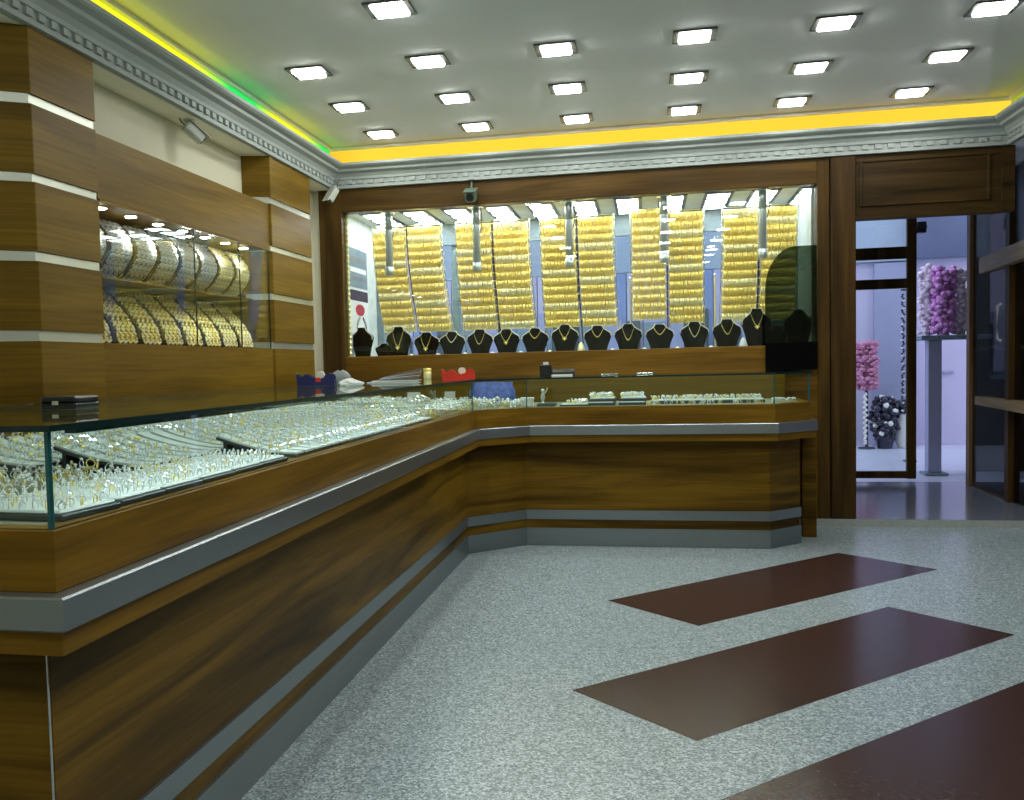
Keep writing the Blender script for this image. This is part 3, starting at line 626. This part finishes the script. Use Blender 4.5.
# hanging spotlight tubes
hs = None
for i, x in enumerate((-2.054, -1.329, -.593, .129, .851)):
    lab = '%s hanging chrome spotlight tube from the left in show window' % ORD[i]
    if hs is None:
        hs = empty('hanging_spotlight', (x, 7.60, 2.0), lab, 'hanging light', 'chrome tubes hanging in the show window')
        tb = MB().lathe([(.027,2.07),(.031,2.075),(.031,2.36),(.031,2.362),(.027,2.364),(.031,2.366),(.031,2.49),(.025,2.50)], (x,7.60,0), 18).build('tube', M['satin'], hs)
        MB().lathe([(.033,2.00),(.036,2.005),(.036,2.068),(.026,2.071)], (x,7.60,0), 18).build('lamp_head', M['satin'], tb); MB().lathe([(.055,2.5),(.06,2.505),(.06,2.514)], (x,7.60,0), 20).build('ceiling_rose', M['chrome'], hs)
        MB().tube([(x+.033,7.59,2.30),(x+.05,7.58,2.40),(x+.040,7.59,2.495)], .004, 6).build('wire', M['cable'], hs)
    else: dup(hs, (x, 7.60, 2.0), None, lab)
# bangle racks
YR = 7.98
racks = [(-2.30, -1.70, .095), (-1.57, -.955, .05), (-.86, -.265, .03), (-.125, .440, .0), (.59, 1.15, -.03)]
SB = MB(); bang = None; rodlen = 0; Rb = .0345
rackn = ['leftmost', 'second', 'middle', 'fourth', 'rightmost']
for ri, (xa, xb, sk) in enumerate(racks):
    o = empty('bangle_rack', ((xa+xb)/2, YR, 1.30), '%s bangle rack from the left in the show window, filled with gold' % rackn[ri] if ri in (1, 3) else '%s bangle rack in the show window, filled with gold bangles' % rackn[ri], 'bangle rack', 'bangle racks in the show window')
    xm = (xa+xb)/2; sh = lambda z: sk*max(0, (2.42-z)/.88)**1.8
    for k, xx in enumerate((xa-.004, xm, xb+.004)):
        MB().tube([(xx+sh(2.45-.1*j), YR+.004, 2.45-.1*j) for j in range(12)] , .006 if k == 1 else .005, 8).build('upright', M['brownpad'] if k == 1 else M['chrome'], o)
    MB().box(xm-.12+sk, xm+.12+sk, YR-.07, YR+.07, 1.3005, 1.315).build('base', M['black'], o, .003); MB().tube([(xm+sh(1.36), YR+.004, 1.36), (xm+sk, YR, 1.31)], .008, 8).build('foot', M['chrome'], o)
    MB().tube([(xa-.004, YR+.004, 2.452), (xb+.004, YR+.004, 2.452)], .005, 8).build('top_bar', M['chrome'], o)
    for k in range(13):
        z = 2.425 - .068*k; s = sh(z)
        for hf in (0, 1):
            a, c = (xa+.004, xm-.010) if hf == 0 else (xm+.010, xb-.004); a += s; c += s
            b = MB(); b.tube([(a, YR-.010, z), (c, YR-.010, z)], .0035, 6); 
            for e in (a, c): b.ball((e, YR-.010, z), .0075, 8, 5)
            b.build('rod', M['gold'], o)
            n = 24
            for q in range(n):
                x = a + .010 + (c-a-.020)*q/(n-1) + random.uniform(-.0015,.0015); zc = z - Rb + .0055; tl = random.uniform(-.06,.06)
                if ri == 3 and hf == 0:
                    if bang is None:
                        b = MB(); b.torus((0,0,0), Rb, .0046, (0,1,0), (0,0,1), 20, 6); bang = b.build('bangle', M['gold']); bang.location = (0,0,0)
                        bang.data.transform(Matrix.Translation((0,0,-Rb-.0046))); ob = bang
                    else: ob = bang.copy(); COL.objects.link(ob)
                    ob.location = (x, YR-.010, zc); ob.rotation_euler = (0,0,tl)
                    tag(ob, 'gold bangle on the %s rod from the top, left half of fourth rack' % ORD[k], 'bangle', 'gold bangles on the %s rod, left half of fourth rack' % ORD[k])
                else: SB.torus((x, YR-.010, zc), Rb, .0046, (math.sin(-tl), math.cos(tl), 0), (0,0,1), 12, 4, 0 if (k*7+ri*3+hf) % 4 else 1)
tag(SB.build('hanging_bangles', [M['gold'], M['palegold']]), 'rows of gold bangles threaded on the window racks beside the fourth rack', 'bangles', None, 'stuff')
bang.data.transform(Matrix.Translation((0,0,Rb+.0046)))
# busts with necklaces
BR = [(0,.060,.040),(.08,.063,.042),(.36,.080,.050),(.60,.102,.046),(.70,.108,.042),(.76,.100,.040),(.82,.076,.038),(.88,.052,.036),(.94,.040,.033),(1.0,.035,.030)]
def prof_at(t):
    for (t0,w0,d0),(t1,w1,d1) in zip(BR, BR[1:]):
        if t <= t1: q = (t-t0)/(t1-t0); return w0+(w1-w0)*q, d0+(d1-d0)*q
    return BR[-1][1:]
def make_bust(x, y, z, h, lab, grp, w=1.0):
    o = empty('necklace_bust', (x, y, z), lab, 'bust', grp)
    rings = [[(x+a*w*math.cos(2*PI*k/24), y+d*math.sin(2*PI*k/24), z+.0006+t*h) for k in range(24)] for t, a, d in BR]
    MB().loft(rings).build('torso', M['velvet'], o)
    pts = []
    for s, ts in ((-1, (.64,.71,.77,.83,.89,.95,.995)), (1, (.995,.95,.89,.83,.77,.71,.64))):
        for t in ts: a, d = prof_at(t); pts.append((x+s*a*w*.97, y-d*.28, z+t*h+.003))
    MB().tube(pts, .0042, 6).build('piping', M['cream'], o); return o
def necklace(x, y, z, h, drop, mat, lab, pend, w=1.0):
    pts = []
    def pt(u, t): a, d = prof_at(t); a *= w; u = max(-.97, min(.97, u/a)); return (x+u*a, y-d*math.sqrt(1-u*u)-.0045, z+t*h)
    for i in range(17):
        q = i/16*2-1; t = .90 - (.90-drop)*(1-abs(q)**1.7); pts.append(pt(q*.046, t))
    o = empty('necklace', pts[8], lab, 'necklace'); b = MB()
    for i in range(48):
        f = i/47*16; k = min(15, int(f)); p = Vector(pts[k]).lerp(Vector(pts[k+1]), f-k); b.octa(p, .0024, .003)
    b.build('chain', M[mat], o)
    if pend: p = pts[8]; MB().octa((p[0], p[1]-.004, p[2]-.014), .011, .015).octa((p[0]-.014, p[1]-.002, p[2]-.006), .006).octa((p[0]+.014, p[1]-.002, p[2]-.006), .006).build('pendant', M[mat], o)
bx_ = [(-2.333,.27),(-2.145,.14),(-2.018,.265),(-1.782,.215),(-1.566,.215),(-1.337,.225),(-1.118,.22),(-.886,.22),(-.649,.24),(-.391,.225),(-.153,.23),(.089,.22),(.351,.23),(.594,.24),(.812,.31),(.962,.18),(1.115,.29)]
Zd = 1.30
for i, (x, h) in enumerate(bx_):
    lab = '%s black velvet necklace bust from the left end of the show window' % ORD[i] + (', turned sideways' if i == 0 else ', small' if i == 1 else ', tall' if i == 14 else '')
    w = 1.03 if h > .2 else .75; h *= 1.05
    o = make_bust(x, 7.70, Zd, h, lab, 'necklace busts along the show window', w)
    if i == 0: o.rotation_euler.z = -.32
    if i in (0, 1, 16): continue
    drop = (.5,.5,.42,.45,.62,.50,.58,.66,.60,.62,.48,.66,.52,.55,.6,.6,.5)[i]; pend = i in (2, 3, 6, 8, 14)
    necklace(x, 7.70, Zd, h, drop, 'gold' if i not in (4, 12) else 'palegold', 'gold necklace%s on the %s bust from the left' % (' with pendant' if pend else '', ORD[i]), pend, w)
# little stands and cones between the busts
mids = [(-2.24, 'white'), (-1.905, 'gold'), (-1.68, 'white'), (-1.455, 'white'), (-1.23, 'white'), (-1.0, 'white'), (-.77, 'gold'), (-.52, 'gold'), (-.275, 'white'), (-.03, 'white'), (.22, 'gold'), (.475, 'white'), (.71, 'white'), (.89, 'gold')]
for i, (x, c) in enumerate(mids):
    o = empty('earring_stand', (x, 7.66, Zd), '%s small domed %s jewellery stand from the left between the window busts' % (ORD[i], c), 'jewellery stand', 'small stands between the window busts')
    hh = .055 if i not in (7, 12) else .11
    MB().lathe([(.034,.0006),(.036,.012),(.030,hh*.55),(.018,hh*.85),(.006,hh)], (x,7.66,Zd), 16).build('dome', M['white' if c == 'white' else 'palegold'], o)
    b = MB()
    for k in range(16): a = k*2.4; b.octa((x+.031*math.cos(a), 7.66+.031*math.sin(a), Zd+.012+.03*(k/16)), .006)
    b.build('studs', M['pearl' if c == 'white' else 'gold'], o)
for i, (x, m, l) in enumerate(((-.155+.02, 'silver', 'tall thin silver chain holder left of the fourth bangle rack'), (.515, 'gold', 'tall thin gold chain holder between the last two bangle racks'))):
    o = empty('chain_holder', (x, 7.82, Zd), l, 'chain holder')
    MB().lathe([(.03,.0006),(.03,.008),(.006,.014)], (x,7.82,Zd), 14).build('foot', M[m], o); MB().tube([(x,7.82,Zd+.014),(x,7.82,Zd+.60)], .006, 8).build('stem', M[m], o); MB().ball((x,7.82,Zd+.61), .011).build('finial', M['gem'], o)
# poster on the left inner wall of the window
po = empty('wall_poster', (-2.418, 7.95, 1.60), 'tall poster of necklaces with a red mark on the window side wall', 'poster')
MB().box(-2.4195, -2.4165, 7.62, 8.18, 1.40, 2.32).build('sheet', M['paper'], po)
MB().box(-2.4163, -2.4158, 7.63, 8.17, 1.93, 2.26).build('grey_blue_field', M['bluegrey'], po)
for z0, z1, m in ((2.15,2.19,'grey'),(2.06,2.10,'paper'),(1.99,2.02,'grey')): MB().box(-2.4157, -2.4150, 7.68, 8.13, z0, z1).build('band', M[m], po)
MB().box(-2.4163, -2.4155, 7.63, 8.17, 1.82, 1.91).build('dark_red_band', M['inlay'], po); MB().extrude([(7.93+.13*math.cos(2*PI*k/18), 1.745+.05*math.sin(2*PI*k/18)) for k in range(18)], 'x', -2.4154, -2.414).build('red_mark', M['red'], po)
b = MB()
for s in (-1, 1): b.tube([(-2.4145, 7.95+s*.05+s*.10*math.sin(PI*q/8)*.8, 1.68-.022*q) for q in range(9)], .012, 6)
b.build('dark_strands', M['grey'], po)
# smoked acrylic screen at the right end of the window
ts = empty('smoked_screen', (1.02, 7.42, CT), 'dark smoked acrylic screen with rounded corner at right end of the window', 'screen')
P = [(.845, CT+.001), (1.205, CT+.001), (1.205, 2.06), (1.06, 2.06)] + [(1.06-.215*math.sin(a), 1.74+.32*math.cos(a)) for a in [PI/2*k/8 for k in range(9)]]
MB().extrude(P, 'y', 7.425, 7.432).build('sheet', M['tint'], ts); MB().box(.845, 1.205, 7.405, 7.424, CT+.001, CT+.205).build('base_board', M['velvet'], ts, .003)
# socket and cable duct on the left wall by the frame
so = empty('wall_socket', (XL+.01, 7.2, 1.46), 'dark wall socket box on the strip of cream wall', 'socket')
MB().box(XL+.0005, XL+.03, 7.16, 7.26, 1.45, 1.58).build('box', M['grey'], so, .004); MB().box(XL+.03, XL+.036, 7.18, 7.24, 1.53, 1.57).build('cover', M['black'], so)

# ------------------------------------------------------------------ cameras under the soffit
def cctv(loc, aim, L, r, lab, mat, stem):
    o = empty('security_camera', loc, lab, 'security camera'); p = Vector(loc); d = Vector(aim).normalized(); side = d.cross(Vector((0,0,1))).normalized(); up = side.cross(d)
    c = p + Vector((0,0,-stem-r)); back = c - d*L*.25; front = c + d*L*.75
    MB().lathe([(.028,-.006),(.030,-.001)], p, 16).build('mount_plate', M[mat], o); MB().tube([p+Vector((0,0,-.005)), p+Vector((0,0,-stem))], .007, 8).ball(p+Vector((0,0,-stem)), .014).build('bracket', M[mat], o)
    b = MB(); b.obox((back+front)/2, d*(L/2), side*r, up*r*.92); ho = b.build('housing', M[mat], o, r*.35, 2)
    MB().obox((back+front)/2+up*(r+.004)+d*.012, d*(L/2+.012), side*(r+.006), up*.003).build('sun_shield', M[mat], ho)
    MB().tube([front-d*.001, front+d*.004], r*.72, 14).build('lens', M['black'], ho)
    MB().tube([back-d*.002, back-d*.03+Vector((0,0,.0)), back-d*.06+Vector((0,0,.03)), p+Vector((0,0,-.002))-d*.10+Vector((0,0,-.002))], .004, 6).build('cord', M['cable'], o)
cctv((-2.545, 5.12, ZS-.001), (.42, .55, -.50), .125, .030, 'white bullet camera with cable hanging from the soffit above the niche', 'cam', .022)
cctv((-1.325, 7.40, ZS+.009-.012), (.02, -.9, -.35), .13, .042, 'grey green camera hanging in front of the show window header', 'camgreen', .075)
cctv((-2.42, 7.33, ZS-.002), (-.30, -.55, -.85), .13, .028, 'slim white camera hanging in the back left corner', 'cam', .01)

# ------------------------------------------------------------------ entrance, right hand glazing
d1 = struct(empty('door_1', (1.9, 9.60, .055), None, None))
YL = 9.60
b = MB(); b.box(1.37, 1.43, YL, YL+.05, .09, 2.56); b.box(2.345, 2.425, YL, YL+.05, .09, 2.56)
for z0, z1 in ((.095,.160), (1.862,1.952), (2.135,2.245), (2.50,2.56)): b.box(1.43, 2.345, YL, YL+.05, z0, z1)
b.build('door_frame', M['dark_z'], d1, .003)
for z0, z1 in ((.161,1.861),(1.953,2.134),(2.246,2.499)): MB().box(1.431, 2.344, YL+.02, YL+.026, z0, z1).build('door_pane', M['glass'], d1)
MB().box(2.43, 2.50, YL-.03, YL+.04, 2.36, 2.46).tube([(2.40,YL-.02,2.40),(2.50,YL-.05,2.41)], .01, 6).build('door_closer', M['fixture'], d1)
wn = struct(empty('window_2', (2.8, 8.8, .055), None, None))
MB().box(2.775, 2.862, 8.33, 8.42, .0555, 2.69).build('post', M['door_z'], wn, .004); MB().box(2.80, 2.86, 9.36, 9.45, .0555, 2.69).build('mullion', M['tan_z'], wn, .004)
def slant(x0, y0, x1, y1, th, z0, z1): 
    d = Vector((x1-x0, y1-y0)).normalized(); n = Vector((d.y, -d.x))*th/2; return [(x0+n.x,y0+n.y),(x1+n.x,y1+n.y),(x1-n.x,y1-n.y),(x0-n.x,y0-n.y)]
MB().prism(slant(2.82, 8.425, 2.83, 9.355, .008, 0, 0), .08, 2.68).build('pane', M['sideglass'], wn); MB().prism(slant(2.80, 7.6, 2.82, 8.325, .008, 0, 0), .06, 2.06).build('pane', M['sideglass'], wn); MB().prism(slant(2.80, 7.6, 2.82, 8.325, .02, 0, 0), 2.062, 2.69).build('transom_panel', M['transom'], wn)
MB().prism(slant(2.80, 7.5, 2.80, 7.598, .06, 0, 0), .056, 2.69).build('end_post', M['door_z'], wn)
MB().prism(slant(2.82, 8.425, 2.83, 9.355, .02, 0, 0), .056, .08).build('bottom_rail', M['dark_z'], wn)
MB().tube([(2.775, 8.50, 1.34), (2.745, 8.50, 1.36), (2.745, 8.50, 1.62), (2.775, 8.50, 1.64)], .012, 8).build('handle', M['white'], wn)
MB().prism([(2.80,9.12),(2.86,9.12),(2.735,7.55),(2.655,7.55)], 1.93, 2.062).build('rail', M['tan_y'], wn, .004)
tag(MB().prism([(2.78,9.15),(2.90,9.15),(2.765,7.55),(2.645,7.55)], .80, .872).build('wall_shelf', M['tan_y'], None, .005), 'long wooden shelf along the glazing right of the entrance', 'shelf')
tag(MB().prism([(2.86,9.3),(2.98,9.3),(2.96,8.5),(2.86,8.5)], 1.27, 1.30).build('inner_ledge', M['tan_y'], None, .003), 'thin wooden ledge behind the glazing right of the entrance', 'ledge')

# ------------------------------------------------------------------ the street outside
struct(MB().box(-9, 9, 9.66, 18, -.1, .045).build('ground', M['pave']))
struct(MB().box(-9, 1.0, 8.4, 9.66, -.1, .03).build('ground_kerb', M['pave']))
struct(MB().box(3.21, 5.2, 10.6, 10.75, .045, 2.9).build('wall_street', M['brownwall']))
fac = empty('street_building', (0, 13.8, .045), 'pale lavender building front across the street', 'building')
MB().box(-9, 9, 13.7, 14.2, .046, 2.48).build('ground_floor', M['outwall'], fac); MB().box(-9, 9, 13.62, 14.2, 2.48, 4.6).build('upper_storey', M['upper'], fac)
rnd = random.Random(11); x = -5.2; k = 0
seq = ['facadeblue','facade','outwall','facadedark','facade','facadeblue','outwall','facade','facadedark']
while x < 2.1:
    w_ = rnd.choice((.22,.3,.36,.42)); m = seq[k % len(seq)]
    MB().box(x, x+w_-.012, 13.60, 13.70, 1.62 if k % 3 else .9, 2.47 if k % 4 else 3.1).build('shopfront_panel', M[m], fac); MB().box(x, x+w_*.8, 13.56, 13.598, 1.0, rnd.uniform(1.6, 2.05)).build('shopfront_panel', M[('facadedark','bluegrey','pillar')[k % 3]], fac); x += w_; k += 1
for z0, z1, m in ((.05,.9,'facadedark'), (.9,1.6,'bluegrey')): MB().box(-6, 2.1, 13.64, 13.70, z0, z1).build('lower_panel', M[m], fac)
MB().box(3.38, 4.9, 13.5, 13.62, 2.49, 3.4).build('glazed_sign', M['signglass'], fac); MB().box(2.93, 3.42, 13.64, 13.70, .05, 2.46).build('grey_door', M['pillar'], fac); MB().box(3.7, 3.9, 13.66, 13.70, 1.0, 1.02).build('trim', M['pillar'], fac)
pl = empty('display_pedestal', (2.757, 10.31, .045), 'blue grey pedestal carrying a slab outside the entrance', 'pedestal')
MB().box(2.695, 2.82, 10.25, 10.37, .075, 1.385).build('column', M['pillar'], pl, .006); MB().box(2.66, 2.87, 10.2, 10.42, .046, .074).build('base', M['bluegrey'], pl, .004); MB().box(2.62, 3.26, 10.2, 10.75, 1.386, 1.43).build('slab', M['bluegrey'], pl, .006)
MB().box(2.60, 2.655, 10.55, 10.62, .05, 1.384).build('rear_leg', M['bluegrey'], pl, .004)
def petals(cx, cy, z0, z1, r, mat, n, lab, name='flower_column', sq=1):
    rnd = random.Random(int(cx*100)); b = MB()
    o = empty(name, (cx, cy, z0), lab, 'flowers')
    MB().tube([(cx,cy,z0+.0005),(cx,cy,z1-.05)], r*.55, 10).build('core', M[mat], o)
    for _ in range(n):
        a = rnd.uniform(0, 2*PI); z = rnd.uniform(z0+.025, z1-.02); q = r*(.7+.3*rnd.random()); b.ball((cx+q*math.cos(a), cy+q*sq*math.sin(a), z), rnd.uniform(.022,.042)*(r/.1)**.5, 6, 4, 0, (1,1,.7))
    b.build('petals', M[mat], o)
petals(2.885, 10.45, 1.431, 2.13, .10, 'violet', 230, 'tall magenta flower column in the middle of the outdoor slab'); petals(3.06, 10.5, 1.431, 2.12, .075, 'lilac', 170, 'tall pale lilac flower column at the right of the outdoor slab')
petals(2.75, 10.52, 1.431, 2.16, .07, 'lilac', 120, 'slim pale lilac flower column at the left of the outdoor slab')
petals(2.74, 13.2, .80, 1.44, .13, 'rose', 210, 'pink flower bundle seen through the left glass door', 'flower_bundle')
st = empty('flower_stand', (2.74, 13.2, .045), 'thin dark stand strung with beads under the pink flowers', 'stand')
MB().tube([(2.74,13.2,.07),(2.74,13.2,.799)], .02, 8).build('stem', M['navybead'], st); MB().lathe([(.10,.0005),(.10,.02),(.03,.03)], (2.74,13.2,.045), 20).build('base', M['navybead'], st)
b = MB()
for k in range(60): b.octa((2.71+.014*math.sin(k), 13.13, .12+.011*k), .024 if k % 3 == 0 else .012)
b.build('beads', M['pearl'], st)
hp = empty('dark_plant', (2.97, 13.25, .045), 'dark leafy plant with white specks beside the pink flowers', 'plant')
MB().lathe([(.09,.001),(.11,.14),(.12,.15),(.10,.16)], (2.97,13.25,.045), 20).build('tub', M['navybead'], hp); b = MB(); rnd = random.Random(5)
for _ in range(330):
    a = rnd.uniform(0,2*PI); z = rnd.random(); q = (.10+.08*math.sin(PI*z))*rnd.random()**.5; b.ball((2.97+q*math.cos(a), 13.25+q*math.sin(a), .13+.58*z), rnd.uniform(.018,.045), 6, 4, 0 if rnd.random() < .86 else 1)
b.build('leaves', [M['navybead'], M['pearl']], hp)
wt = empty('white_planter', (3.22, 13.3, .045), 'round white planter with dark plant seen through the glass door', 'planter')
MB().lathe([(.08,.001),(.12,.10),(.13,.30),(.11,.42),(.12,.44)], (3.22,13.3,.045), 22).build('pot', M['pearl'], wt); b = MB()
for _ in range(90): a = rnd.uniform(0,2*PI); q = .12*rnd.random()**.5; b.ball((3.22+q*math.cos(a), 13.3+q*math.sin(a), .52+rnd.uniform(0,.12)), rnd.uniform(.02,.04), 6, 4, 0)
b.build('leaves', M['navybead'], wt)
bs = empty('bead_string', (2.81, 11.6, .045), 'long dark string of beads hanging by the glass door stile', 'bead string')
b = MB()
for k in range(60): b.octa((2.79+.012*math.sin(k*1.7), 11.6, .62+.022*k), .018, .015, 0 if k % 4 else 1)
b.build('beads', [M['navybead'], M['pearl']], bs); MB().box(2.77, 2.87, 11.59, 11.61, 1.96, 1.98).box(2.85,2.87,11.585,11.615,.0605,1.96).box(2.80,2.92,11.54,11.66,.0455,.06).build('hanger', M['navybead'], bs)

# ------------------------------------------------------------------ daylight, camera, view
w = bpy.data.worlds.new('world'); bpy.context.scene.world = w; w.use_nodes = True
w.node_tree.nodes['Background'].inputs['Color'].default_value = (.70,.76,1.0,1); w.node_tree.nodes['Background'].inputs['Strength'].default_value = 1.9

cd = bpy.data.cameras.new('camera'); cam = bpy.data.objects.new('camera', cd); COL.objects.link(cam)
F, CX, CY = 956.3, 440.8, 417.7
cd.sensor_fit = 'HORIZONTAL'; cd.sensor_width = 36; cd.lens = F/1024*36; cd.shift_x = (512-CX)/1024; cd.shift_y = (CY-400)/1024; cd.clip_start = .05; cd.clip_end = 100
r = Vector((.97699877,.21181517,-.02465223)); u = Vector((.01260188,.05805376,.99823392)); f = Vector((-.21287224,.97558398,-.05404919))
cam.matrix_world = Matrix(((r.x,u.x,-f.x,0),(r.y,u.y,-f.y,0),(r.z,u.z,-f.z,1.25),(0,0,0,1)))
sc = bpy.context.scene; sc.camera = cam
sc.view_settings.view_transform = 'Standard'; sc.view_settings.look = 'None'; sc.view_settings.gamma = 1; sc.view_settings.use_curve_mapping = False; sc.view_settings.exposure = 0
